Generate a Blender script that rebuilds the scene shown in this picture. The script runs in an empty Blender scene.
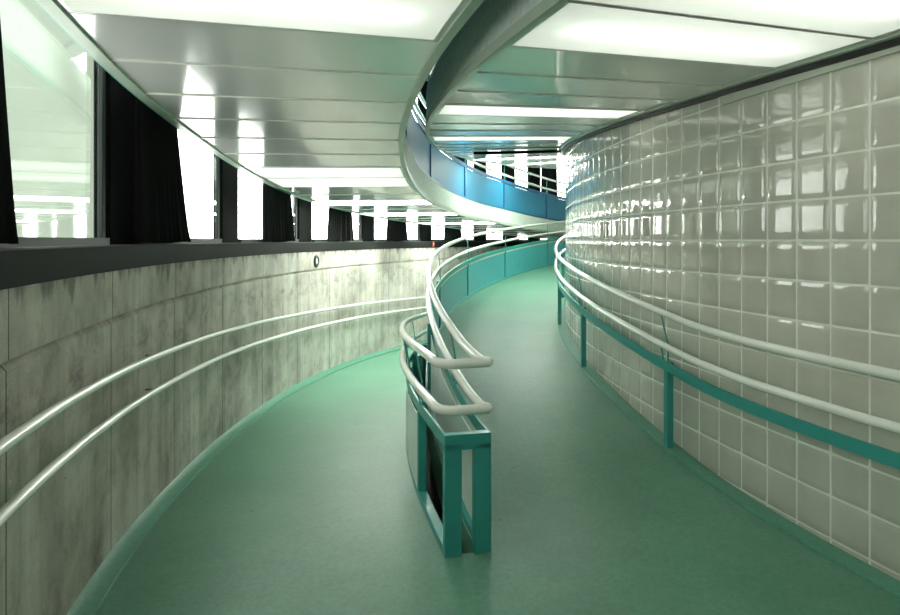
import bpy, bmesh, math, random
from mathutils import Vector
random.seed(7)
SC = bpy.context.scene
COL = SC.collection

# ------------------------------------------------------------------ camera, world, exposure
EYE = 1.52                      # lens height above the landing
CX, CY = 13.25, 6.195           # axis of the round building, seen from under the camera
cam_d = bpy.data.cameras.new('camera')
cam_d.sensor_width = 36.0
cam_d.lens = 629.8 / 900 * 36
cam_d.shift_y = -67.5 / 900
cam_d.clip_start = 0.05
cam = bpy.data.objects.new('camera', cam_d)
cam.location = (0, 0, EYE)
cam.rotation_euler = (math.pi / 2, 0, 0)
COL.objects.link(cam)
SC.camera = cam

W = bpy.data.worlds.new('overcast_sky')
SC.world = W
W.use_nodes = True
_t = W.node_tree
_bg = _t.nodes['Background']
_bg.inputs[0].default_value = (1.0, 0.99, 0.95, 1)
# thin cloud, brightest ahead of the camera where the sun stands behind it
_tc = _t.nodes.new('ShaderNodeTexCoord')
_dot = _t.nodes.new('ShaderNodeVectorMath'); _dot.operation = 'DOT_PRODUCT'
_az, _el = math.radians(-12), math.radians(25)
_dot.inputs[1].default_value = (math.sin(_az) * math.cos(_el), math.cos(_az) * math.cos(_el), math.sin(_el))
_t.links.new(_tc.outputs['Generated'], _dot.inputs[0])
_mx = _t.nodes.new('ShaderNodeMath'); _mx.operation = 'MAXIMUM'; _mx.inputs[1].default_value = 0
_t.links.new(_dot.outputs['Value'], _mx.inputs[0])
_pw = _t.nodes.new('ShaderNodeMath'); _pw.operation = 'POWER'; _pw.inputs[1].default_value = 2.5
_t.links.new(_mx.outputs[0], _pw.inputs[0])
_ma = _t.nodes.new('ShaderNodeMath'); _ma.operation = 'MULTIPLY_ADD'
_ma.inputs[1].default_value = 7.0                       # glow of the bright part
_ma.inputs[2].default_value = 1.4                       # rest of the sky
_t.links.new(_pw.outputs[0], _ma.inputs[0])
_t.links.new(_ma.outputs[0], _bg.inputs[1])
SC.view_settings.view_transform = 'Standard'
SC.view_settings.look = 'None'
SC.view_settings.gamma = 1
SC.view_settings.use_curve_mapping = False
SC.view_settings.exposure = 0.9
LAMP = 5.2                     # strength of the lit ceiling diffusers
TUBE = 40.0                     # strength of the fluorescent tubes behind them
SC.cycles.max_bounces = 10
SC.cycles.diffuse_bounces = 5
SC.cycles.glossy_bounces = 5
SC.cycles.transparent_max_bounces = 16
SC.cycles.sample_clamp_indirect = 6
SC.cycles.caustics_reflective = False
SC.cycles.caustics_refractive = False


# ------------------------------------------------------------------ node materials
def lin(r, g, b):
    f = lambda c: c / 12.92 if c <= 0.04045 else ((c + 0.055) / 1.055) ** 2.4
    return (f(r / 255), f(g / 255), f(b / 255), 1)


class NT:
    def __init__(s, name):
        s.m = bpy.data.materials.new(name)
        s.m.use_nodes = True
        s.t = s.m.node_tree
        s.b = s.t.nodes['Principled BSDF']
        s.out = s.t.nodes['Material Output']

    def n(s, kind, **kw):
        nd = s.t.nodes.new(kind)
        for k, v in kw.items():
            setattr(nd, k, v)
        return nd

    def l(s, a, b):
        s.t.links.new(a, b)

    def math(s, op, a, b=None, c=None):
        nd = s.n('ShaderNodeMath', operation=op)
        for i, v in enumerate((a, b, c)):
            if v is None:
                continue
            if isinstance(v, (int, float)):
                nd.inputs[i].default_value = v
            else:
                s.l(v, nd.inputs[i])
        return nd.outputs[0]

    def noise(s, vec, scale, detail=4, rough=0.55):
        nd = s.n('ShaderNodeTexNoise')
        nd.inputs['Scale'].default_value = scale
        nd.inputs['Detail'].default_value = detail
        nd.inputs['Roughness'].default_value = rough
        s.l(vec, nd.inputs['Vector'])
        return nd.outputs['Fac']

    def mapping(s, vec, scale=(1, 1, 1), loc=(0, 0, 0)):
        nd = s.n('ShaderNodeMapping')
        nd.inputs['Scale'].default_value = scale
        nd.inputs['Location'].default_value = loc
        s.l(vec, nd.inputs['Vector'])
        return nd.outputs[0]

    def ramp(s, fac, stops):
        nd = s.n('ShaderNodeValToRGB')
        e = nd.color_ramp.elements
        while len(e) < len(stops):
            e.new(0.5)
        for el, (p, c) in zip(e, stops):
            el.position = p
            el.color = c if len(c) == 4 else (*c, 1)
        s.l(fac, nd.inputs[0])
        return nd.outputs[0]

    def mix(s, fac, a, b, blend='MIX'):
        nd = s.n('ShaderNodeMix', data_type='RGBA', blend_type=blend)
        for sock, v in ((nd.inputs[0], fac), (nd.inputs[6], a), (nd.inputs[7], b)):
            if isinstance(v, (int, float)):
                sock.default_value = v
            elif isinstance(v, tuple):
                sock.default_value = v
            else:
                s.l(v, sock)
        return nd.outputs[2]

    def bump(s, h, strength, dist):
        nd = s.n('ShaderNodeBump')
        nd.inputs['Strength'].default_value = strength
        nd.inputs['Distance'].default_value = dist
        s.l(h, nd.inputs['Height'])
        s.l(nd.outputs[0], s.b.inputs['Normal'])

    def uv(s):
        return s.n('ShaderNodeTexCoord').outputs['UV']

    def obj(s):
        return s.n('ShaderNodeTexCoord').outputs['Object']


def paint(name, col, rough=0.35, var=0.08, spec=0.5, coat=0.0, metallic=0.0, scale=9.0):
    t = NT(name)
    v = t.noise(t.obj(), scale, 5)
    lo = tuple(c * (1 - var) for c in col[:3]) + (1,)
    hi = tuple(min(1, c * (1 + var)) for c in col[:3]) + (1,)
    t.l(t.ramp(v, [(0.3, lo), (0.7, hi)]), t.b.inputs['Base Color'])
    r = t.math('MULTIPLY_ADD', v, 0.08, rough - 0.04)
    t.l(r, t.b.inputs['Roughness'])
    t.b.inputs['Specular IOR Level'].default_value = spec
    t.b.inputs['Coat Weight'].default_value = coat
    t.b.inputs['Coat Roughness'].default_value = 0.08
    t.b.inputs['Metallic'].default_value = metallic
    return t.m


def mat_concrete():
    t = NT('board_marked_concrete')
    uv = t.uv()
    big = t.noise(t.mapping(uv, (0.7, 0.9, 1)), 1.3, 6, 0.6)
    streak = t.noise(t.mapping(uv, (9.0, 0.35, 1)), 1.5, 5, 0.65)
    fine = t.noise(t.mapping(uv, (30, 30, 1)), 3, 6, 0.7)
    board = t.noise(t.mapping(uv, (4.2, 0.02, 1), (3.1, 0, 0)), 1.0, 0)
    sep = t.n('ShaderNodeSeparateXYZ')
    t.l(uv, sep.inputs[0])
    u, v = sep.outputs[0], sep.outputs[1]
    c = t.ramp(big, [(0.30, lin(160, 153, 144)), (0.48, lin(208, 201, 191)), (0.70, lin(234, 228, 219))])
    c = t.mix(0.42, c, t.ramp(streak, [(0.25, lin(120, 119, 110)), (0.45, (0.85, 0.85, 0.84, 1)), (0.65, (1, 1, 1, 1))]), 'MULTIPLY')
    mid = t.noise(t.mapping(uv, (2.2, 1.5, 1), (4, 9, 0)), 2.6, 8, 0.72)
    c = t.mix(0.6, c, t.ramp(mid, [(0.34, (0.5, 0.49, 0.47, 1)), (0.52, (1, 1, 1, 1))]), 'MULTIPLY')
    c = t.mix(0.5, c, t.ramp(board, [(0.35, (0.62, 0.62, 0.60, 1)), (0.6, (1, 1, 1, 1))]), 'MULTIPLY')
    c = t.mix(0.5, c, t.ramp(fine, [(0.3, (0.66, 0.66, 0.64, 1)), (0.55, (1, 1, 1, 1))]), 'MULTIPLY')
    # drip stains that run down from the sill (v: height against the lens)
    edge = t.math('ADD', v, t.math('MULTIPLY', t.noise(t.mapping(uv, (3.2, 0.3, 1), (7, 0, 0)), 2.2, 6, 0.7), 0.62))
    drip = t.ramp(edge, [(0.11, (0, 0, 0, 1)), (0.17, (1, 1, 1, 1))])
    c = t.mix(t.math('MULTIPLY', drip, 0.6), c, lin(70, 70, 63))
    # weathered band of lost cement paste below the groove
    band = t.math('MULTIPLY', t.ramp(t.math('ABSOLUTE', t.math('ADD', v, 0.62)), [(0.0, (1, 1, 1, 1)), (0.2, (0, 0, 0, 1))]),
                  t.ramp(t.noise(t.mapping(uv, (1.0, 1.6, 1), (2, 5, 0)), 3.0, 8, 0.75), [(0.5, (0, 0, 0, 1)), (0.62, (1, 1, 1, 1))]))
    c = t.mix(t.math('MULTIPLY', band, 0.55), c, lin(88, 82, 72))
    # formwork joints
    per = 4.45 * math.pi / 180 * 15.28
    off = -11.18 * math.pi / 180 * 15.28
    ph = t.math('FRACT', t.math('ADD', t.math('DIVIDE', t.math('SUBTRACT', u, off), per), 0.5))
    dist = t.math('ABSOLUTE', t.math('SUBTRACT', ph, 0.5))
    wob = t.math('MULTIPLY_ADD', fine, 0.006, -0.002)
    joint = t.math('LESS_THAN', t.math('ADD', dist, wob), 0.0055)
    c = t.mix(t.math('MULTIPLY', joint, 0.75), c, lin(58, 58, 53))
    # pin holes
    vor = t.n('ShaderNodeTexVoronoi')
    vor.inputs['Scale'].default_value = 5.5
    t.l(t.mapping(uv, (1, 1, 1)), vor.inputs['Vector'])
    hole = t.math('LESS_THAN', vor.outputs['Distance'], 0.035)
    c = t.mix(t.math('MULTIPLY', hole, 0.8), c, lin(52, 50, 46))
    t.l(c, t.b.inputs['Base Color'])
    t.b.inputs['Roughness'].default_value = 0.82
    t.b.inputs['Specular IOR Level'].default_value = 0.25
    h = t.math('ADD', t.math('MULTIPLY', fine, 0.5), t.math('MULTIPLY', streak, 0.6))
    h = t.math('SUBTRACT', h, t.math('ADD', joint, hole))
    t.bump(h, 0.55, 0.006)
    return t.m


def mat_floor(name, a, b, rough):
    t = NT(name)
    p = t.obj()
    big = t.noise(p, 1.1, 6, 0.65)
    fine = t.noise(p, 42, 5, 0.7)
    c = t.ramp(big, [(0.28, a), (0.72, b)])
    c = t.mix(0.6, c, t.ramp(fine, [(0.3, (0.62, 0.68, 0.65, 1)), (0.6, (1, 1, 1, 1))]), 'MULTIPLY')
    vor = t.n('ShaderNodeTexVoronoi')
    vor.inputs['Scale'].default_value = 1.7
    t.l(p, vor.inputs['Vector'])
    c = t.mix(t.math('MULTIPLY', t.math('LESS_THAN', vor.outputs['Distance'], 0.016), 0.7), c, lin(40, 60, 50))
    t.l(c, t.b.inputs['Base Color'])
    t.l(t.math('MULTIPLY_ADD', big, 0.25, rough - 0.1), t.b.inputs['Roughness'])
    t.b.inputs['Specular IOR Level'].default_value = 0.45
    t.bump(fine, 0.35, 0.003)
    return t.m


def mat_ceiling():
    t = NT('white_enamel_ceiling_panel')
    uv = t.uv()
    v = t.noise(t.mapping(uv, (1, 1, 1)), 2.0, 3)
    t.l(t.ramp(v, [(0.3, (0.72, 0.73, 0.70, 1)), (0.7, (0.77, 0.78, 0.75, 1))]), t.b.inputs['Base Color'])
    t.b.inputs['Roughness'].default_value = 0.15
    t.b.inputs['Specular IOR Level'].default_value = 0.5
    t.b.inputs['Coat Weight'].default_value = 0.45
    t.b.inputs['Coat Roughness'].default_value = 0.05
    w = t.noise(t.mapping(uv, (5.0, 0.9, 1)), 1.2, 2)
    t.bump(w, 0.10, 0.01)
    return t.m


def mat_block():
    t = NT('pressed_glass_block')
    p = t.obj()
    v = t.noise(p, 3.0, 4)
    t.l(t.ramp(v, [(0.3, lin(192, 191, 178)), (0.7, lin(208, 207, 194))]), t.b.inputs['Base Color'])
    t.b.inputs['Roughness'].default_value = 0.045
    t.b.inputs['IOR'].default_value = 1.55
    t.b.inputs['Specular IOR Level'].default_value = 0.6
    w = t.noise(p, 9, 2)
    t.bump(w, 0.12, 0.01)
    return t.m


def mat_glass():
    t = NT('clear_window_glass')
    lw = t.n('ShaderNodeLayerWeight')
    lw.inputs[0].default_value = 0.5
    f = t.math('MULTIPLY_ADD', t.math('POWER', lw.outputs['Facing'], 5.0), 0.90, 0.045)
    tr = t.n('ShaderNodeBsdfTransparent')
    v = t.noise(t.obj(), 0.8, 3)
    t.l(t.ramp(v, [(0.2, (0.93, 0.965, 0.94, 1)), (0.8, (0.96, 0.985, 0.97, 1))]), tr.inputs[0])
    gl = t.n('ShaderNodeBsdfGlossy')
    gl.inputs['Roughness'].default_value = 0.02
    gl.inputs['Color'].default_value = (0.93, 1, 0.96, 1)
    mx = t.n('ShaderNodeMixShader')
    t.l(f, mx.inputs[0])
    t.l(tr.outputs[0], mx.inputs[1])
    t.l(gl.outputs[0], mx.inputs[2])
    t.l(mx.outputs[0], t.out.inputs[0])
    return t.m


def mat_diffuser(name, power):
    t = NT(name)
    v = t.noise(t.uv(), 3, 2)
    c = t.ramp(v, [(0.2, (0.84, 0.86, 0.83, 1)), (0.8, (0.86, 0.87, 0.85, 1))])
    tr = t.n('ShaderNodeBsdfTranslucent')
    t.l(c, tr.inputs[0])
    df = t.n('ShaderNodeBsdfDiffuse')
    t.l(c, df.inputs[0])
    mx = t.n('ShaderNodeMixShader')
    mx.inputs[0].default_value = 0.35
    t.l(tr.outputs[0], mx.inputs[1])
    t.l(df.outputs[0], mx.inputs[2])
    em = t.n('ShaderNodeEmission')
    em.inputs[0].default_value = (0.97, 1.0, 0.95, 1)
    em.inputs[1].default_value = power
    ad = t.n('ShaderNodeAddShader')
    t.l(mx.outputs[0], ad.inputs[0])
    t.l(em.outputs[0], ad.inputs[1])
    t.l(ad.outputs[0], t.out.inputs[0])
    return t.m


def mat_tube(name, power):
    t = NT(name)
    v = t.noise(t.obj(), 3, 2)
    em = t.n('ShaderNodeEmission')
    t.l(t.ramp(v, [(0.2, (0.97, 1.0, 0.96, 1)), (0.8, (1, 1, 0.98, 1))]), em.inputs[0])
    em.inputs[1].default_value = power
    t.l(em.outputs[0], t.out.inputs[0])
    return t.m


M = {
    'concrete': mat_concrete(),
    'floor': mat_floor('green_floor_coating', lin(86, 138, 114), lin(116, 164, 140), 0.41),
    'kerb': mat_floor('smooth_green_upstand', lin(84, 146, 122), lin(96, 158, 134), 0.41),
    'ceiling': mat_ceiling(),
    'block': mat_block(),
    'mortar': paint('pale_mortar', lin(240, 241, 230), 0.7, 0.05),
    'plaster': paint('pale_painted_plaster', lin(200, 206, 192), 0.5, 0.05),
    'lip': paint('pale_green_aluminium_edge', lin(176, 192, 174), 0.36, 0.05, 0.6),
    'fascia': paint('cast_slab_edge', lin(212, 224, 216), 0.6, 0.12, 0.4, scale=22),
    'teal': paint('teal_steel_paint', lin(60, 158, 150), 0.36, 0.06, 0.5, 0.15),
    'sheet': paint('blue_green_sheet', lin(74, 166, 176), 0.36, 0.06, 0.5, 0.2),
    'blue': paint('blue_sheet', lin(50, 132, 168), 0.45, 0.06, 0.3, 0.0),
    'blue_post': paint('blue_steel_paint', lin(34, 104, 150), 0.4, 0.06, 0.4),
    'lit_sheet': paint('lit_pale_sheet', lin(226, 238, 230), 0.36, 0.05),  # infill sheet with reflected light put into its pale colour
    'strip': paint('pinkish_gap_light', lin(236, 216, 204), 0.4, 0.04),  # pinkish colour standing in for light showing below the band
    'white': paint('white_tube_enamel', lin(246, 246, 238), 0.17, 0.03, 0.5, 0.4),
    'dark': paint('charcoal_sill_paint', lin(34, 36, 34), 0.7, 0.1, 0.12, scale=5),
    'column': paint('black_post_paint', lin(12, 14, 13), 0.75, 0.1, 0.08),
    'frame': paint('grey_window_frame', lin(40, 50, 45), 0.5, 0.08, 0.5),
    'black': paint('black_rubber', lin(14, 16, 15), 0.45, 0.1),
    'cloth': paint('black_curtain_cloth', lin(20, 22, 21), 0.85, 0.2, 0.3, scale=30),
    'glass': mat_glass(),
    'lamp': mat_diffuser('opal_lamp_diffuser', LAMP),
    'old_lamp': mat_diffuser('dim_opal_lamp_diffuser', 0.10),
    'mid_lamp': mat_diffuser('half_lit_opal_lamp_diffuser', 0.15),
    'tube': mat_tube('fluorescent_tube_glow', TUBE),
    'old_tube': mat_tube('worn_fluorescent_tube_glow', TUBE * 0.16),
    'mid_tube': mat_tube('mid_fluorescent_tube_glow', TUBE * 0.17),
    'house': paint('white_lamp_housing', lin(235, 236, 230), 0.5, 0.02),
    'dull': paint('unlit_concrete_shell', lin(120, 122, 116), 0.8, 0.1),
    'screen': paint('sky_dimming_wall', lin(152, 163, 150), 0.7, 0.06, scale=0.6),
    'red': paint('red_tag_plastic', lin(196, 84, 60), 0.4, 0.05),
    'steel': paint('dull_steel', lin(120, 124, 118), 0.35, 0.1, 0.5, 0.0, 0.8),
}


# ------------------------------------------------------------------ polar frame and tables
def tab(*pts):
    xs = [p[0] for p in pts]
    ys = [p[1] for p in pts]
    n = len(xs)
    d = [(ys[i + 1] - ys[i]) / (xs[i + 1] - xs[i]) for i in range(n - 1)]
    m = [d[0]] + [(0 if d[i - 1] * d[i] <= 0 else 2 * d[i - 1] * d[i] / (d[i - 1] + d[i])) for i in range(1, n - 1)] + [d[-1]]

    def f(t):
        if t <= xs[0]:
            return ys[0]
        if t >= xs[-1]:
            return ys[-1] + d[-1] * (t - xs[-1])
        i = max(k for k in range(n - 1) if xs[k] <= t)
        h = xs[i + 1] - xs[i]
        s = (t - xs[i]) / h
        return ((1 + 2 * s) * (1 - s) ** 2 * ys[i] + s * (1 - s) ** 2 * h * m[i]
                + s * s * (3 - 2 * s) * ys[i + 1] + s * s * (s - 1) * h * m[i + 1])
    return f


def P(R, t, z):
    a = math.radians(t)
    return Vector((CX - R * math.cos(a), CY + R * math.sin(a), z + EYE))


R_DRUM, R_IN, R_OUT, R_WALL, R_WIN = 11.915, 13.48, 13.666, 15.28, 15.5
R_EDGE = 13.63                  # edge of the lower outer ramp beside the gap
T0, T1, TE = -48.0, 66.0, -13.4
# heights are measured from the lens; t is the angle round the axis in degrees
z_wall = tab((-48, -1.60), (-20, -1.60), (-13, -1.62), (-6.3, -1.715), (0.5, -1.80), (6.8, -1.86), (17.6, -1.98), (26, -2.09))
z_dout = tab((-48, -1.50), (-13.4, -1.52), (-9, -1.575), (-4, -1.665), (0, -1.735), (7, -1.86), (17.6, -1.98), (26, -2.09))
z_din = tab((-48, -1.50), (-13.4, -1.52), (-9, -1.42), (-5, -1.30), (0, -1.185), (5.5, -1.07), (15, -0.89), (25, -0.722), (34.5, -0.56))
z_drum = tab((-48, -1.43), (-17.5, -1.425), (-14.5, -1.42), (-12, -1.40), (-10, -1.36), (-7, -1.30), (-1, -1.185), (5.5, -1.07), (15, -0.89), (25, -0.722), (34.5, -0.56))
z_oceil = tab((-48, 0.93), (-20, 0.925), (-14, 0.905), (-10, 0.86), (-5, 0.79), (0, 0.69), (6, 0.565), (11, 0.49), (22, 0.36), (26, 0.325), (37, 0.17))
z_iceil = tab((-48, 0.84), (-17.5, 0.845), (-14.5, 0.86), (-11, 0.885), (-8, 0.92), (-4, 0.97), (0.5, 1.03), (11, 1.20), (25, 1.43))
SLAB = 0.29


def frange(a, b, step):
    n = max(1, int(math.ceil(abs(b - a) / step - 1e-6)))
    return [a + (b - a) * i / n for i in range(n + 1)]


# ------------------------------------------------------------------ mesh builder
class MB:
    def __init__(s):
        s.v, s.f, s.uv, s.mi = [], [], [], []

    def quad(s, pts, uvs=None, mi=0):
        i = len(s.v)
        s.v += [Vector(p) for p in pts]
        s.f.append(tuple(range(i, i + len(pts))))
        s.uv.append(uvs or [(0, 0)] * len(pts))
        s.mi.append(mi)

    def sweep(s, prof, ts, closed=True, mi=0, caps=True):
        """prof: list of (R, z function or None, dz), carried round the axis along ts"""
        base = len(s.v)
        n = len(prof)
        rows = []
        for t in ts:
            rows.append([(R, t, (zf(t) if zf else 0) + dz) for R, zf, dz in prof])
        for r in rows:
            s.v += [P(*q) for q in r]
        cum = [0]
        for k in range(n):
            a, b = rows[0][k], rows[0][(k + 1) % n]
            cum.append(cum[-1] + math.hypot(a[0] - b[0], a[2] - b[2]))
        m = n if closed else n - 1
        for i in range(len(ts) - 1):
            for k in range(m):
                k2 = (k + 1) % n
                s.f.append((base + i * n + k, base + (i + 1) * n + k, base + (i + 1) * n + k2, base + i * n + k2))
                Ru = prof[k][0]
                u0, u1 = math.radians(ts[i]) * Ru, math.radians(ts[i + 1]) * Ru
                va = lambda ii, kk: rows[ii][kk][2] if abs(prof[k][0] - prof[k2][0]) < 0.3 else rows[ii][kk][0]
                s.uv.append([(u0, va(i, k)), (u1, va(i + 1, k)), (u1, va(i + 1, k2)), (u0, va(i, k2))])
                s.mi.append(mi)
        if closed and caps:
            e = base + (len(ts) - 1) * n
            s.f.append(tuple(base + k for k in range(n)))
            s.f.append(tuple(e + k for k in reversed(range(n))))
            for r in (rows[0], rows[-1]):
                s.uv.append([(q[0], q[2]) for q in r])
                s.mi.append(mi)

    def bar(s, R0, R1, zf0, d0, zf1, d1, ts, mi=0):
        s.sweep([(R0, zf0, d0), (R1, zf0, d0), (R1, zf1, d1), (R0, zf1, d1)], ts, mi=mi)

    def box(s, R0, R1, t, wt, z0, z1, mi=0, bev=0.004):
        """upright bar square to the radius at t, wt wide along the path, bevelled corners"""
        c0, c1 = P(R0, t, 0), P(R1, t, 0)
        rad = (c1 - c0).normalized()
        tan = Vector((-rad.y, rad.x, 0))
        mid = (c0 + c1) / 2
        hr, ht = (c1 - c0).length / 2, wt / 2
        b = min(bev, hr * 0.4, ht * 0.4)
        ring = [(-hr + b, -ht), (hr - b, -ht), (hr, -ht + b), (hr, ht - b), (hr - b, ht), (-hr + b, ht), (-hr, ht - b), (-hr, -ht + b)]
        base = len(s.v)
        for z in (z0, z1):
            for a, bb in ring:
                p = mid + rad * a + tan * bb
                s.v.append(Vector((p.x, p.y, z + EYE)))
        for k in range(8):
            k2 = (k + 1) % 8
            s.f.append((base + k, base + k2, base + 8 + k2, base + 8 + k))
            s.uv.append([(0, 0), (1, 0), (1, 1), (0, 1)])
            s.mi.append(mi)
        for fc in (tuple(base + k for k in reversed(range(8))), tuple(base + 8 + k for k in range(8))):
            s.f.append(fc)
            s.uv.append([(0, 0)] * 8)
            s.mi.append(mi)

    def tube(s, pts, r, n=12, mi=0):
        pts = [Vector(p) for p in pts]
        base = len(s.v)
        up = Vector((0, 0, 1))
        m = len(pts)
        for i, p in enumerate(pts):
            a = (p - pts[i - 1]).normalized() if i else None
            b = (pts[i + 1] - p).normalized() if i < m - 1 else None
            d = ((a or b) + (b or a)).normalized()
            if i == 0:
                ref = up if abs(d.z) < 0.9 else Vector((1, 0, 0))
                x = d.cross(ref).normalized()
            else:
                x = (x - d * x.dot(d)).normalized()
            y = d.cross(x)
            for k in range(n):
                g = 2 * math.pi * k / n
                s.v.append(p + (x * math.cos(g) + y * math.sin(g)) * r)
        for i in range(m - 1):
            for k in range(n):
                k2 = (k + 1) % n
                s.f.append((base + i * n + k, base + i * n + k2, base + (i + 1) * n + k2, base + (i + 1) * n + k))
                s.uv.append([(0, 0), (1, 0), (1, 1), (0, 1)])
                s.mi.append(mi)
        for fc in (tuple(base + k for k in reversed(range(n))), tuple(base + (m - 1) * n + k for k in range(n))):
            s.f.append(fc)
            s.uv.append([(0, 0)] * n)
            s.mi.append(mi)

    def disc(s, c, nrm, r0, r1, depth0, depth1, n=28, mi=0):
        """turned piece: ring of radius r0 at depth0 to r1 at depth1 along nrm"""
        x = nrm.cross(Vector((0, 0, 1))).normalized()
        y = nrm.cross(x)
        ring = lambda r, d: [c + nrm * d + (x * math.cos(2 * math.pi * k / n) + y * math.sin(2 * math.pi * k / n)) * r for k in range(n)]
        A, B = ring(r0, depth0), ring(max(r1, 1e-4), depth1)
        for k in range(n):
            k2 = (k + 1) % n
            s.quad([A[k], A[k2], B[k2], B[k]], mi=mi)

    def build(s, name, mats, parent=None, smooth=35, merge=False):
        mats = mats if isinstance(mats, list) else [mats]
        xs = [v.x for v in s.v]; ys = [v.y for v in s.v]; zs = [v.z for v in s.v]
        org = Vector(((min(xs) + max(xs)) / 2, (min(ys) + max(ys)) / 2, min(zs)))
        me = bpy.data.meshes.new(name)
        me.from_pydata([v - org for v in s.v], [], s.f)
        for m in mats:
            me.materials.append(m)
        uvl = me.uv_layers.new(name='UVMap')
        i = 0
        for fu in s.uv:
            for q in fu:
                uvl.data[i].uv = q
                i += 1
        me.polygons.foreach_set('material_index', s.mi)
        bm = bmesh.new()
        bm.from_mesh(me)
        if merge:
            bmesh.ops.remove_doubles(bm, verts=bm.verts, dist=1e-4)
        bmesh.ops.recalc_face_normals(bm, faces=bm.faces)
        bm.to_mesh(me)
        bm.free()
        if smooth:
            me.polygons.foreach_set('use_smooth', [True] * len(me.polygons))
            me.set_sharp_from_angle(angle=math.radians(smooth))
        me.update()
        o = bpy.data.objects.new(name, me)
        COL.objects.link(o)
        if parent is not None:
            o.parent = parent
            q = parent
            w = Vector((0, 0, 0))
            while q is not None:
                w += q.location
                q = q.parent
            o.location = org - w
        else:
            o.location = org
        return o


def tag(o, label=None, cat=None, group=None, kind=None):
    for k, v in (('label', label), ('category', cat), ('group', group), ('kind', kind)):
        if v:
            o[k] = v
    return o


def empty(name, loc, label, cat, group=None):
    o = bpy.data.objects.new(name, None)
    COL.objects.link(o)
    o.location = loc
    o.empty_display_size = 0.1
    return tag(o, label, cat, group)


def struct(o):
    o['kind'] = 'structure'
    return o


# ------------------------------------------------------------------ setting: floors
fl = MB()
lerp = lambda a, b, s: a + (b - a) * s


def floor_patch(Ra, za, Rb, zb, ts, nr):
    n = nr + 1
    base = len(fl.v)
    for t in ts:
        for k in range(n):
            q = k / nr
            fl.v.append(P(lerp(Ra, Rb, q), t, lerp(za(t), zb(t), q)))
    for i in range(len(ts) - 1):
        for k in range(nr):
            fl.f.append((base + i * n + k, base + i * n + k + 1, base + (i + 1) * n + k + 1, base + (i + 1) * n + k))
            fl.uv.append([(0, 0)] * 4)
            fl.mi.append(0)


near, far = frange(T0, TE, 0.8), frange(TE, T1, 0.8)
for ts in (near, far):
    floor_patch(R_DRUM - 0.01, z_drum, R_IN, z_din, ts, 6)
    floor_patch(R_EDGE, z_dout, R_WALL + 0.02, z_wall, ts, 6)
floor_patch(R_IN, z_din, R_EDGE, z_dout, near, 2)
for R, zf in ((R_IN, z_din), (R_EDGE, z_dout)):           # slab edges inside the gap
    fl.sweep([(R, zf, 0.0), (R, zf, -0.28)], far, closed=False)
fl.quad([P(R_IN, TE, z_din(TE)), P(R_EDGE, TE, z_dout(TE)), P(R_EDGE, TE, z_dout(TE) - 0.28), P(R_IN, TE, z_din(TE) - 0.28)])
struct(fl.build('floor', M['floor'], merge=True))

m = MB()
m.bar(R_IN - 0.04, R_OUT + 0.04, z_dout, -0.42, z_dout, -0.40, far)  # plate added in the gap to bounce light onto the slab edges
struct(m.build('added_gap_plate', M['dull']))
# upstands where the coating meets the walls
b = MB()
b.sweep([(R_WALL - 0.10, z_wall, 0.004), (R_WALL - 0.095, z_wall, 0.014), (R_WALL - 0.03, z_wall, 0.02), (R_WALL + 0.01, z_wall, 0.05), (R_WALL + 0.01, z_wall, -0.02), (R_WALL - 0.10, z_wall, -0.02)], frange(T0, T1, 0.8))
struct(b.build('baseboard_left', M['kerb']))
b = MB()
b.sweep([(R_DRUM + 0.115, z_drum, 0.004), (R_DRUM + 0.11, z_drum, 0.012), (R_DRUM + 0.035, z_drum, 0.016), (R_DRUM + 0.03, z_drum, -0.02), (R_DRUM + 0.115, z_drum, -0.02)], frange(T0, T1, 0.8))
struct(b.build('baseboard_right', M['kerb']))

# ------------------------------------------------------------------ setting: concrete outer wall with sill
ts = frange(T0, T1, 0.75)
w = MB()
GZ = -0.405
w.sweep([(R_WALL, None, -4.5), (R_WALL, None, GZ - 0.028), (R_WALL + 0.02, None, GZ - 0.006), (R_WALL + 0.02, None, GZ + 0.006),
         (R_WALL - 0.008, None, GZ + 0.008), (R_WALL - 0.008, None, -0.15), (R_WALL + 0.35, None, -0.15), (R_WALL + 0.35, None, -4.5)], ts)
struct(w.build('wall_left', M['concrete'], smooth=25))
w = MB()
w.sweep([(R_WALL - 0.012, None, -0.16), (R_WALL - 0.012, None, -0.034), (R_WALL - 0.004, None, -0.028), (R_WIN + 0.06, None, -0.028), (R_WIN + 0.06, None, -0.149), (R_WALL + 0.002, None, -0.149), (R_WALL + 0.002, None, -0.16)], ts)
struct(w.build('trim_1', M['dark'], smooth=25))

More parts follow.
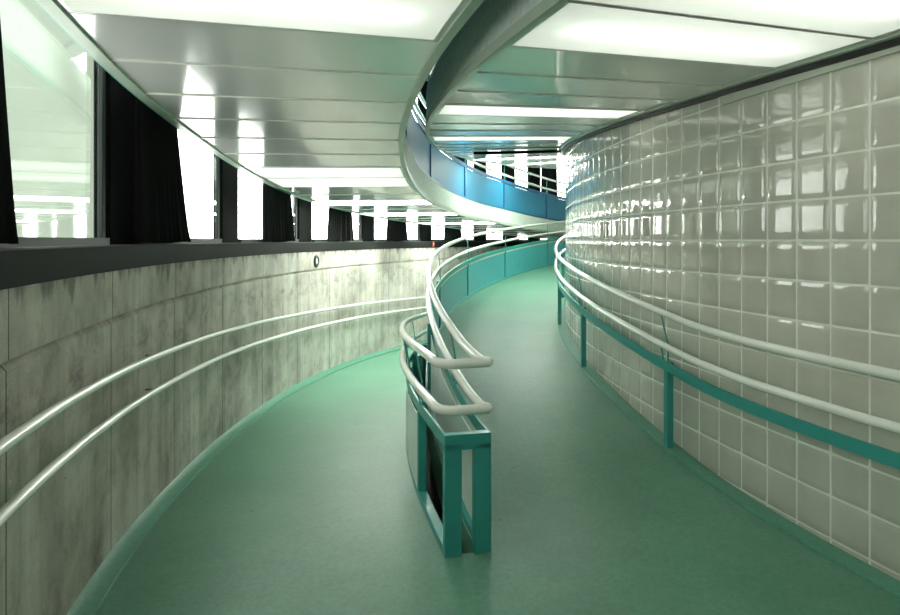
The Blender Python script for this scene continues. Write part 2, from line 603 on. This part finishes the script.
# ------------------------------------------------------------------ setting: window bays
COL0, PITCH, ZTOP = -8.3, 8.88, 3.35
for n, k in enumerate(range(-4, 8)):
    tc = COL0 + k * PITCH
    fr = MB()
    fr.box(R_WIN - 0.035, R_WIN + 0.06, tc, 0.44, -0.03, ZTOP, mi=1, bev=0.01)          # dark post between two bays
    a, c = tc + 0.86, tc + PITCH - 0.86
    for te, wdt in ((a + 0.09, 0.05), (c - 0.09, 0.05)):
        fr.box(R_WIN - 0.014, R_WIN + 0.014, te, wdt, -0.03, ZTOP, bev=0.004)
    pa, pc = P(R_WIN, a + 0.16, 0), P(R_WIN, c - 0.16, 0)
    def chord(z0, z1, d0, d1, mb, mi=0):
        nrm = Vector((pc.y - pa.y, -(pc.x - pa.x), 0)).normalized()
        q = [pa + nrm * d0, pc + nrm * d0, pc + nrm * d1, pa + nrm * d1]
        lo = [Vector((p.x, p.y, z0 + EYE)) for p in q]
        hi = [Vector((p.x, p.y, z1 + EYE)) for p in q]
        mb.quad(lo[::-1], mi=mi); mb.quad(hi, mi=mi)
        for i in range(4):
            j = (i + 1) % 4
            mb.quad([lo[i], lo[j], hi[j], hi[i]], mi=mi)
    chord(-0.03, 0.012, -0.05, 0.05, fr)
    chord(ZTOP - 0.06, ZTOP, -0.05, 0.05, fr)
    f = struct(fr.build('window_%d' % (n + 1), [M['frame'], M['column']], merge=True))
    g = MB()
    chord(0.012, ZTOP - 0.06, -0.006, 0.006, g)
    g.build('pane', M['glass'], f, smooth=0)

# ------------------------------------------------------------------ setting: glass block drum
NB = 7
DT = math.degrees(0.2 / R_DRUM)
TJ = -16.737
prof = [-1, -0.955, -0.62, 0, 0.62, 0.955, 1]


def pillow(u, v):
    m = max(abs(u), abs(v))
    h = -0.0010 * (u ** 4 + v ** 4)
    if m > 0.97:
        h -= 0.0014
    return h


bl = MB()
i0, i1 = int(math.floor((T0 - TJ) / DT)), int(math.ceil((T1 - TJ) / DT))
half = 0.0949
rb = random.Random(3)
for i in range(i0, i1):
    tm = TJ + (i + 0.5) * DT
    for j in range(-12, 13):
        zm = (j + 0.5) * 0.2 - 0.002
        lo_z, hi_z = z_drum(tm) - 0.25, z_iceil(tm) + 0.25
        if zm + 0.1 < lo_z or zm - 0.1 > hi_z:
            continue
        a1, a2 = rb.uniform(-0.006, 0.006), rb.uniform(-0.006, 0.006)
        k1 = rb.uniform(0.75, 1.35)
        base = len(bl.v)
        for q in prof:
            for p in prof:
                h = pillow(p, q) * k1 + half * (a1 * p + a2 * q)
                bl.v.append(P(R_DRUM + h, tm + math.degrees(p * half / R_DRUM), zm + q * half))
        for y in range(NB - 1):
            for x in range(NB - 1):
                bl.f.append((base + y * NB + x, base + y * NB + x + 1, base + (y + 1) * NB + x + 1, base + (y + 1) * NB + x))
                bl.uv.append([(0, 0)] * 4)
                bl.mi.append(0)
# mortar bed behind the block faces
bl.sweep([(R_DRUM - 0.0029, None, -4.5), (R_DRUM - 0.0029, None, 3.4), (R_DRUM - 0.2, None, 3.4), (R_DRUM - 0.2, None, -4.5)], frange(T0, T1, DT / 2), mi=1)
struct(bl.build('wall_right', [M['block'], M['mortar']], smooth=60))

b = MB()                                                   # plaster band under the ceiling, near the camera
b.bar(R_DRUM - 0.004, R_DRUM + 0.016, None, 0.787, z_iceil, -0.035, frange(T0, -12.1, 0.6))
struct(b.build('trim_2', M['plaster']))
b = MB()                                                   # black shadow joint between ceiling and drum
b.sweep([(R_DRUM + 0.002, z_iceil, -0.034), (R_DRUM + 0.035, z_iceil, -0.034), (R_DRUM + 0.05, z_iceil, 0.0), (R_DRUM + 0.05, z_iceil, 0.06), (R_DRUM + 0.002, z_iceil, 0.06)], frange(T0, T1, 0.75))
struct(b.build('trim_3', M['black']))

# ------------------------------------------------------------------ setting: ceilings (undersides of the ramps above)


def strips(first, pitch, near_pitch):
    """panel joints: first is a joint, the panels on the camera's side of it are near_pitch wide"""
    at = lambda k: first + k * (pitch if k >= 0 else near_pitch)
    k = int(math.floor((T0 - first) / near_pitch)) + 1
    out = []
    while at(k + 1) < T1:
        out.append((at(k), at(k + 1), k))
        k += 1
    return out


def ceiling(Ra, Rb, zf, first, pitch, near_pitch, lit, nr):
    mb = MB()
    ga = 0.0055
    sp = strips(first, pitch, near_pitch)
    for (ta, tb, k) in sp:
        if k in lit:
            continue
        g = math.degrees(ga / ((Ra + Rb) / 2))
        za, zb = zf(ta), zf(tb)
        base = len(mb.v)
        rows = [(ta + g, 0.008), (ta + 1.6 * g, 0.0), ((ta + tb) / 2, 0.0), (tb - 1.6 * g, 0.0), (tb - g, 0.008)]
        for (t, dz) in rows:
            for c in range(nr + 1):
                mb.v.append(P(lerp(Ra, Rb, c / nr), t, zf(t) + dz))
        for i in range(len(rows) - 1):
            for c in range(nr):
                mb.f.append((base + i * (nr + 1) + c, base + i * (nr + 1) + c + 1, base + (i + 1) * (nr + 1) + c + 1, base + (i + 1) * (nr + 1) + c))
                R0, R1 = lerp(Ra, Rb, c / nr), lerp(Ra, Rb, (c + 1) / nr)
                u0, u1 = math.radians(rows[i][0]) * 14 + k * 7, math.radians(rows[i + 1][0]) * 14 + k * 7
                mb.uv.append([(u0, R0), (u0, R1), (u1, R1), (u1, R0)])
                mb.mi.append(0)
    # carrier above the panels closes the joints; it is cut out over the lamps only by them standing below it
    for (ta, tb, k) in sp:
        if k not in lit:
            mb.bar(Ra, Rb, zf, 0.012, zf, SLAB - 0.01, [ta, (ta + tb) / 2, tb], mi=1)
            g = math.degrees(0.006 / ((Ra + Rb) / 2))
            mb.bar(Ra, Rb, zf, -0.007, zf, 0.012, [tb - g, tb + g], mi=2)     # pale cover strip over the joint
    struct(mb.build('ceiling', [M['ceiling'], M['lip'], M['white']], smooth=20))
    for (ta, tb, k) in sp:
        if k not in lit:
            continue
        g = math.degrees(ga / ((Ra + Rb) / 2))
        tm = (ta + tb) / 2
        root = empty('ceiling_light', P((Ra + Rb) / 2, tm, zf(tm)), lit[k], 'ceiling light')
        d = MB()
        d.bar(Ra + 0.03, Rb - 0.03, zf, 0.0, zf, 0.006, [ta + 2.4 * g, tm, tb - 2.4 * g])
        lvl = 'mid_' if tb < -25 else 'old_' if tb < -10 else 'mid_' if tb < 4.2 else ''
        d.build('diffuser', M[lvl + 'lamp'], root, smooth=0)
        h = MB()
        g0, g1 = ta + 1.2 * g, tb - 1.2 * g
        h.bar(Ra, Rb, zf, 0.13, zf, 0.145, [g0, tm, g1])
        h.bar(Ra, Rb, zf, 0.009, zf, 0.13, [g0, g0 + 1.2 * g])
        h.bar(Ra, Rb, zf, 0.009, zf, 0.13, [g1 - 1.2 * g, g1])
        h.bar(Ra, Ra + 0.01, zf, 0.009, zf, 0.13, [g0, tm, g1])
        h.bar(Rb - 0.01, Rb, zf, 0.009, zf, 0.13, [g0, tm, g1])
        h.build('housing', M['house'], root, smooth=0)
        u = MB()
        u.tube([P(Ra + 0.16, tm, zf(tm) + 0.085), P(Rb - 0.16, tm, zf(tm) + 0.085)], 0.013, 10)
        u.build('tube', M[lvl + 'tube'], root)
        f = MB()
        f.bar(Ra, Rb, zf, -0.002, zf, 0.009, [ta + g, ta + 2.4 * g])
        f.bar(Ra, Rb, zf, -0.002, zf, 0.009, [tb - 2.4 * g, tb - g])
        f.bar(Ra, Ra + 0.03, zf, -0.001, zf, 0.009, [ta + 2.4 * g, tb - 2.4 * g])
        f.bar(Rb - 0.03, Rb, zf, -0.001, zf, 0.009, [ta + 2.4 * g, tb - 2.4 * g])
        f.build('light_frame', M['ceiling'], root, smooth=0)


OC0 = -14.05      # a seam of the outer ceiling
IC0 = -14.7      # a seam of the inner ceiling
o_lit = {-9: 'unseen lit panel added to the left-hand ceiling behind the camera',  # unseen panel added to light the front of the divider
         -1: 'large lit ceiling panel at the upper left, nearest on the left-hand ceiling',
         6: 'lit ceiling strip on the left ceiling, first of the close pair', 7: 'lit ceiling strip on the left ceiling, second of the close pair',
         10: 'thin lit ceiling strip beyond the close pair, above the bright windows', 13: 'thin far lit ceiling strip on the left ceiling, below the slab edge bend',
         17: 'farthest lit ceiling strip seen under the upper ramp'}
i_lit = {-2: 'lit ceiling panel cut off by the top right corner of the photo',
         -8: 'unseen lit panel added to the right-hand ceiling behind the camera',  # its unseen partner over the inner ramp, added for the same light
         -1: 'large lit ceiling panel at the upper right above the glass blocks', 3: 'lit ceiling strip crossing the right-hand ceiling above the blue reflections',
         7: 'narrow lit ceiling strip behind the wide one on the right-hand ceiling',
         15: 'lit strip added to the right-hand ceiling far beyond the dark ceiling bar', 19: 'farthest lit strip added to the right-hand ceiling'}  # both strips added to brighten the far blue panels and floor
ceiling(R_OUT + 0.043, R_WALL - 0.048, z_oceil, OC0, 2.25, 2.25, o_lit, 6)
ceiling(R_DRUM + 0.085, R_IN - 0.03, z_iceil, IC0, 2.1, 2.5, i_lit, 6)

# slab edges: pale lip, cast face
def edge(Rlip0, Rlip1, Rf, zf, name, ts, face=True):
    m = MB()
    lo, hi = min(Rlip0, Rlip1), max(Rlip0, Rlip1)
    m.sweep([(lo, zf, -0.014), (hi, zf, -0.014), (hi, zf, 0.035), (lo, zf, 0.035)], ts)
    struct(m.build(name, M['lip']))


tsa = frange(T0, T1, 0.6)
edge(R_OUT, R_OUT + 0.045, None, z_oceil, 'trim_4', tsa)
edge(R_WALL - 0.05, R_WALL + 0.01, None, z_oceil, 'trim_5', tsa)
edge(R_IN - 0.032, R_IN, None, z_iceil, 'trim_6', tsa)
edge(R_DRUM + 0.055, R_DRUM + 0.087, None, z_iceil, 'trim_7', tsa)
m = MB()
m.bar(R_OUT + 0.006, R_OUT + 0.05, z_oceil, 0.035, z_oceil, SLAB, tsa)
m.bar(R_IN - 0.05, R_IN - 0.006, z_iceil, 0.035, z_iceil, SLAB, tsa)
m.bar(R_WALL - 0.05, R_WALL - 0.002, z_oceil, 0.035, z_oceil, SLAB, tsa)
struct(m.build('trim_8', M['fascia']))
m = MB()                                                   # teal bead along the outer slab edge
m.bar(R_WALL + 0.008, R_WALL + 0.02, z_oceil, -0.012, z_oceil, 0.01, tsa)
struct(m.build('trim_9', M['teal']))
# running surfaces of the ramps above
m = MB()
m.bar(R_OUT + 0.004, R_WALL, z_oceil, SLAB - 0.008, z_oceil, SLAB + 0.004, tsa)
m.bar(R_DRUM, R_IN - 0.004, z_iceil, SLAB - 0.008, z_iceil, SLAB + 0.004, tsa)
struct(m.build('floor', M['floor']))

s = MB()                                                   # wall added far outside to dim the sky behind the first big window
A, B = Vector((-20.0, 19.0, 0)), Vector((-12.2, 22.5, 0))
n_ = Vector((-(B - A).y, (B - A).x, 0)).normalized() * 0.4
q_ = [A, B, B + n_, A + n_]
for i in range(4):
    j = (i + 1) % 4
    s.quad([q_[i] + Vector((0, 0, -3)), q_[j] + Vector((0, 0, -3)), q_[j] + Vector((0, 0, 14)), q_[i] + Vector((0, 0, 14))])
s.quad([p + Vector((0, 0, 14)) for p in q_])
struct(s.build('added_wall_outside', M['screen'], smooth=0, merge=True))
# shell: upper ceiling, ground, both ends
s = MB()
s.bar(R_DRUM - 0.2, R_WIN + 0.3, None, ZTOP, None, ZTOP + 0.1, frange(T0, T1, 2))
struct(s.build('ceiling', M['dull']))
s = MB()
s.bar(R_DRUM - 0.2, R_WIN + 0.3, None, -4.6, None, -4.5, frange(T0, T1, 2))
struct(s.build('floor', M['dull']))
for nm, t in (('added_end_back', T0), ('added_end_front', T1)):  # unseen end walls added to keep sky light out of the cut ramps
    s = MB()
    s.bar(R_DRUM - 0.2, R_WIN + 0.3, None, -4.6, None, ZTOP + 0.1, [t - 0.3, t + 0.3])
    struct(s.build(nm, M['dull']))

# ------------------------------------------------------------------ railings
TUBE_R = 0.0225
H_BAND, H_LOW, H_UP = 0.585, 0.705, 0.928
PT = lambda R, zf, dz, ts: [P(R, t, zf(t) + dz) for t in ts]


def bracket(root, Rb, Rr, t, zf, sgn=1):
    """bent teal rods that carry the two tubes on the flat band"""
    d = sgn * math.degrees(0.055 / Rb)
    mb = MB()
    z = zf(t)
    mb.tube([P(Rb, t, z + H_BAND - 0.01), P(Rr, t, z + H_LOW - 0.01)], 0.006, 6)
    mb.tube([P(Rb, t - d, zf(t - d) + H_BAND - 0.01), P(Rb, t - d, zf(t - d) + H_LOW + 0.01), P(Rr, t, z + H_UP - 0.012)], 0.006, 6)
    mb.build('bracket', M['teal'], root)


def frame_line(root, Rb, thick, zf, t0, t1, posts, infill, sheet, pw=0.05, pr=0.05, side=1, base=True, steel='teal', gap=0.033, inset=0.022, first=None):
    """side=+1: flat band stands on the larger-radius face of the posts"""
    Ra, Rc = (Rb - thick, Rb) if side > 0 else (Rb, Rb + thick)
    ts = frange(t0, t1, 0.6)
    m = MB()
    m.bar(Ra, Rc, zf, H_BAND - 0.062, zf, H_BAND, ts)
    m.build('top_band', M[steel], root)
    if base:
        m = MB()
        a, c = (Rb - 0.055, Rb) if side > 0 else (Rb, Rb + 0.055)
        m.sweep([(a, zf, -0.004), (c, zf, -0.004), (c, zf, 0.03), (c - 0.003 * (1), zf, 0.034), (a + 0.003, zf, 0.034), (a, zf, 0.03)], ts)
        m.build('base_rail', M[steel], root)
    for t in posts:
        a, c = (Rb - pr - 0.002, Rb - 0.002) if side > 0 else (Rb + 0.002, Rb + pr + 0.002)
        m = MB()
        z = zf(t)
        m.box(a, c, t, pw, z - 0.004, z + H_BAND - 0.006)
        m.build('post', M[steel], root)
    for (a, c) in infill:
        e = math.degrees(0.03 / Rb)
        rr = Rb - inset if side > 0 else Rb + inset
        m = MB()
        m.bar(rr - 0.003, rr + 0.003, zf, 0.03, zf, H_BAND - 0.062 - gap, frange(a + e, c - e, 0.6))
        m.build('infill_panel', first if first and a == infill[0][0] else sheet, root)


# --- the divider between the two ramps
root = empty('ramp_railing', P(13.55, TE, z_din(TE)), 'teal double railing with looped white tubes dividing the two ramps', 'railing')
R1, R2 = 13.42, 13.652
TFAR = T1 - 1
inner_posts = [-4.0 + 9.53 * k for k in range(7)]
outer_posts = [-9.9, -6.6, -3.0, 1.5, 6.0] + [10.5 + 4.5 * k for k in range(12)]
frame_line(root, R1, 0.012, z_din, TE, TFAR, inner_posts, [(a, c) for a, c in zip([TE + 0.3] + inner_posts, inner_posts)], M['sheet'], side=-1, first=M['lit_sheet'])
frame_line(root, R2, 0.012, z_dout, TE, TFAR, outer_posts, [(a, c) for a, c in zip(outer_posts, outer_posts[1:])], M['lit_sheet'], side=1, pw=0.06, inset=0.005)
for (a, c) in ((R1, R1 + 0.085), (R2 - 0.085, R2)):
    m = MB()
    m.box(a, c, TE, 0.05, z_din(TE) - 0.02, z_din(TE) + H_BAND - 0.05)
    tag(m.build('post', M['teal'], root), 'wide front post of the portal end')
m = MB()
m.box(R1, R2, TE, 0.05, z_din(TE) + H_BAND - 0.075, z_din(TE) + H_BAND)
m.build('end_beam', M['teal'], root)
for h, nm in ((H_UP, 'upper'), (H_LOW, 'lower')):
    ri, ro = 13.455, 13.682
    te = TE - 0.12
    ii = PT(ri, z_din, h, frange(TFAR, te + 0.12, 0.5))
    oo = PT(ro, z_dout, h, frange(te + 0.45, TFAR, 0.5))
    c1 = P(ri - 0.03, te, z_din(te) + h)
    c2 = P(ro, te, z_din(te) + h - 0.004)
    A = ii[-1]
    def fillet(p, q, r, k, n=5):
        out = []
        for i in range(n + 1):
            s = i / n
            out.append(p * (1 - s) ** 2 + q * 2 * s * (1 - s) + r * s * s)
        return out
    mid = (c1 + c2) / 2
    e1 = c1 + (c2 - c1).normalized() * 0.02
    e2 = c2 + (c1 - c2).normalized() * 0.10
    pts = ii[:-1] + fillet(A, c1, e1, 0) + fillet(e2, c2, oo[0], 0, 7) + oo[1:]
    m = MB()
    m.tube(pts, TUBE_R + 0.002, 14)
    m.build('handrail', M['white'], root)
for t in [-10.0, -3.8, 1.0] + [inner_posts[k] + 0.2 for k in range(1, 7)]:
    bracket(root, R1 + 0.006, 13.455, t, z_din)
for t in [-10.4, -7.0, -4.2, 3, 12, 21, 30]:
    bracket(root, R2 - 0.006, 13.682, t, z_dout)

for a, c in zip(inner_posts, inner_posts[1:]):               # pinkish light under the band painted as a strip, bay by bay
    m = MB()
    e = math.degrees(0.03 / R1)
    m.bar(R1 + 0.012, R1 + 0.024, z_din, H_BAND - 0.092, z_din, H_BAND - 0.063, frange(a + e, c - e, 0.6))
    m.build('gap_light_strip', M['strip'], root)

# --- railing in front of the glass blocks
H_BAND, H_LOW, H_UP = 0.57, 0.675, 0.885
RR = 12.03
root = empty('ramp_railing', P(RR, -10, z_drum(-10)), 'teal railing with white tubes running along the glass block wall', 'railing')
pp = [-10.0 + 8.6 * k for k in range(-3, 9)]
frame_line(root, RR, 0.012, z_drum, T0 + 1, TFAR, pp, [], M['sheet'], side=1, base=False, pr=0.045)
for h in (H_UP, H_LOW):
    m = MB()
    m.tube(PT(RR + 0.012, z_drum, h, frange(T0 + 1, TFAR, 0.5)), TUBE_R, 14)
    m.build('handrail', M['white'], root)
for t in pp:
    bracket(root, RR - 0.006, RR + 0.012, t + 0.15, z_drum)

# --- railings of the ramps above, seen through the slot
H_BAND, H_LOW, H_UP = 0.585, 0.69, 0.915
zu = lambda t: z_oceil(t) + SLAB
root = empty('ramp_railing', P(13.65, 20, zu(20)), 'blue panelled railing with white tubes on the curved edge of the upper ramp', 'railing')
pu = [-8.4 + 8.9 * k for k in range(-4, 9)]
frame_line(root, R_OUT + 0.012, 0.012, zu, T0 + 1, TFAR, pu, [(a, c) for a, c in zip(pu, pu[1:])], M['blue'], side=-1, steel='blue_post', gap=0.0)
for h in (H_UP, H_LOW):
    m = MB()
    m.tube(PT(R_OUT + 0.03, zu, h, frange(T0 + 1, TFAR, 0.5)), TUBE_R, 12)
    m.build('handrail', M['white'], root)
for t in pu:
    bracket(root, R_OUT + 0.02, R_OUT + 0.03, t + 0.15, zu)
zv = lambda t: z_iceil(t) + SLAB
root = empty('ramp_railing', P(13.45, -10, zv(-10)), 'dark teal railing above the slot in the ceiling, over the right-hand ramp', 'railing')
pv = [-12 + 9.5 * k for k in range(-3, 8)]
frame_line(root, R_IN - 0.02, 0.012, zv, T0 + 1, TFAR, pv, [(a, c) for a, c in zip(pv, pv[1:])], M['sheet'], side=1)
for h in (H_UP, H_LOW):
    m = MB()
    m.tube(PT(R_IN - 0.035, zv, h, frange(T0 + 1, TFAR, 0.5)), TUBE_R, 12)
    m.build('handrail', M['white'], root)

# ------------------------------------------------------------------ wall handrails on the concrete
zr = tab((-48, -0.58), (-22, -0.58), (-16.7, -0.605), (-12, -0.655), (-7.3, -0.725), (0, -0.83), (6, -0.92), (23.4, -1.135))
for dz, lab in ((0.0, 'upper white tube handrail on the concrete wall'), (-0.205, 'lower white tube handrail on the concrete wall')):
    root = empty('wall_handrail', P(15.2, 0, zr(0) + dz), lab, 'handrail')
    m = MB()
    m.tube(PT(15.2, zr, dz, frange(T0 + 0.5, TFAR, 0.5)), 0.021, 14)
    m.build('tube', M['white'], root)
    for k in range(-4, 8):
        t = -9.0 + 8.9 * k
        z = zr(t) + dz
        m = MB()
        m.tube([P(15.21, t, z), P(15.285, t, z)], 0.005, 8)
        m.build('bracket', M['steel'], root)

# ------------------------------------------------------------------ curtains
def curtain(a0, c0, a1, c1, z0, z1, label, group):
    """a0..c0 along the sill, a1..c1 at the top"""
    nf = max(5, int(abs(c0 - a0) * 0.27 / 0.085))
    nu, nv = nf * 8, 10
    rc = random.Random(int(a0 * 100))
    ph = [rc.uniform(-0.5, 0.5) for _ in range(nf + 2)]
    mb = MB()
    n = nu + 1
    base = len(mb.v)
    for side in (0, 1):
        for j in range(nv + 1):
            q = j / nv
            for i in range(n):
                u = i / nu
                e = q ** 0.7
                t = lerp(lerp(a0, c0, u), lerp(a1, c1, u), e)
                amp = (0.042 - 0.022 * q)
                fi = u * nf
                w = math.sin(2 * math.pi * fi + ph[int(fi)] * math.sin(math.pi * (fi % 1)) * (1 - q)) * amp
                w += 0.012 * math.sin(5 * u + 2 * q)
                mb.v.append(P(15.375 + w * 0.8 + side * 0.005, t, lerp(z0, z1, q) + (0.006 * math.sin(9 * u) if j == 0 else 0)))
    N = n * (nv + 1)
    for j in range(nv):
        for i in range(nu):
            p = base + j * n + i
            for fc in ((p, p + 1, p + n + 1, p + n), (N + p, N + p + n, N + p + n + 1, N + p + 1)):
                mb.f.append(fc); mb.uv.append([(0, 0)] * 4); mb.mi.append(0)
    for i in range(nu):
        for r in (0, nv):
            p = base + r * n + i
            mb.f.append((p, p + 1, N + p + 1, N + p)); mb.uv.append([(0, 0)] * 4); mb.mi.append(0)
    for j in range(nv):
        for i in (0, nu):
            p = base + j * n + i
            mb.f.append((p, p + n, N + p + n, N + p)); mb.uv.append([(0, 0)] * 4); mb.mi.append(0)
    return tag(mb.build('curtain', M['cloth'], smooth=60), label, 'curtain', group)


G1, G2 = 'black curtains along the lower windows', 'black curtains behind the upper railing'
for a0, c0, a1, c1, top, lab in (
        (-18.2, -14.6, -18.2, -15.1, 1.16, 'black curtain cut off by the left edge of the photo'),
        (-8.3, -4.6, -8.3, -5.7, 1.06, 'large black pleated curtain beside the first big window on the left'),
        (3.5, 7.0, 3.5, 6.5, 0.80, 'second black curtain from the left, left of a thin slit of light'),
        (11.8, 15.2, 12.1, 15.0, 0.66, 'third black curtain from the left, beyond the slit and above the concrete wall'),
        (20.5, 23.5, 20.7, 23.3, 0.55, 'fourth black curtain from the left, under the low end of the ceiling'),
        (29.6, 32.4, 29.8, 32.1, 0.46, 'fifth black curtain from the left, above the bend of the white railing'),
        (39.2, 41.6, 39.4, 41.4, 0.34, 'farthest black curtain above the divider railing')):
    curtain(a0, c0, a1, c1, -0.018, top, lab, G1)
for a0, c0, lab in ((30.9, 33.3, 'black curtain behind the upper blue railing, leftmost'),
                    (39.0, 41.2, 'black curtain behind the upper blue railing, in the middle'),
                    (45.6, 48.2, 'black curtain behind the upper blue railing, nearest the glass block wall')):
    curtain(a0, c0, a0 + 0.1, c0 - 0.1, 0.75, 3.3, lab, G2)

# ------------------------------------------------------------------ small things
t = 9.05
c = P(R_WALL - 0.006, t, -0.29)
nrm = (Vector((CX, CY, c.z)) - c).normalized()
root = empty('wall_speaker', c, 'small round black fitting with pale centre high on the concrete wall', 'wall fitting')
m = MB()
m.disc(c, nrm, 0.085, 0.085, -0.002, 0.02); m.disc(c, nrm, 0.085, 0.06, 0.02, 0.028); m.disc(c, nrm, 0.06, 0.045, 0.028, 0.012); m.disc(c, nrm, 0.045, 0.0, 0.012, 0.010)
m.build('ring', M['black'], root)
m = MB()
m.disc(c, nrm, 0.04, 0.04, 0.008, 0.018); m.disc(c, nrm, 0.04, 0.0, 0.018, 0.024)
tag(m.build('center_cap', M['plaster'], root), 'pale round centre')

t = 27.0
m = MB()
m.box(R_WALL - 0.032, R_WALL - 0.0125, t, 0.045, -0.135, -0.035)
root = m.build('warning_tag', M['red'])
tag(root, 'tiny red tag with a pale stripe on the dark window sill', 'tag')
m = MB()
m.box(R_WALL - 0.034, R_WALL - 0.0318, t, 0.03, -0.10, -0.075, bev=0.0005)
m.build('stripe', M['plaster'], root)

# dark slim bar fixed under the far ceiling, from the drum outwards
t = 9.0
root = empty('ceiling_bar', P(12.5, t, z_iceil(t) - 0.03), 'slim dark bar under the ceiling reaching out from the glass blocks', 'ceiling bar')
pa, pb = P(R_DRUM + 0.06, t, z_iceil(t) - 0.03), P(13.1, t, z_iceil(t) - 0.03)
m = MB()
d = (pb - pa).normalized(); x = Vector((-d.y, d.x, 0))
q = [(-0.02, -0.016), (0.02, -0.016), (0.02, 0.016), (-0.02, 0.016)]
A = [pa + x * a + Vector((0, 0, b)) for a, b in q]; B = [pb + x * a + Vector((0, 0, b)) for a, b in q]
m.quad(A[::-1]); m.quad(B)
for i in range(4):
    j = (i + 1) % 4
    m.quad([A[i], A[j], B[j], B[i]])
m.build('bar', M['column'], root, smooth=0, merge=True)
for s_ in (0.15, 0.85):
    p = pa.lerp(pb, s_)
    m = MB()
    m.tube([p + Vector((0, 0, 0.01)), p + Vector((0, 0, 0.035))], 0.008, 8)
    m.build('hanger', M['steel'], root)
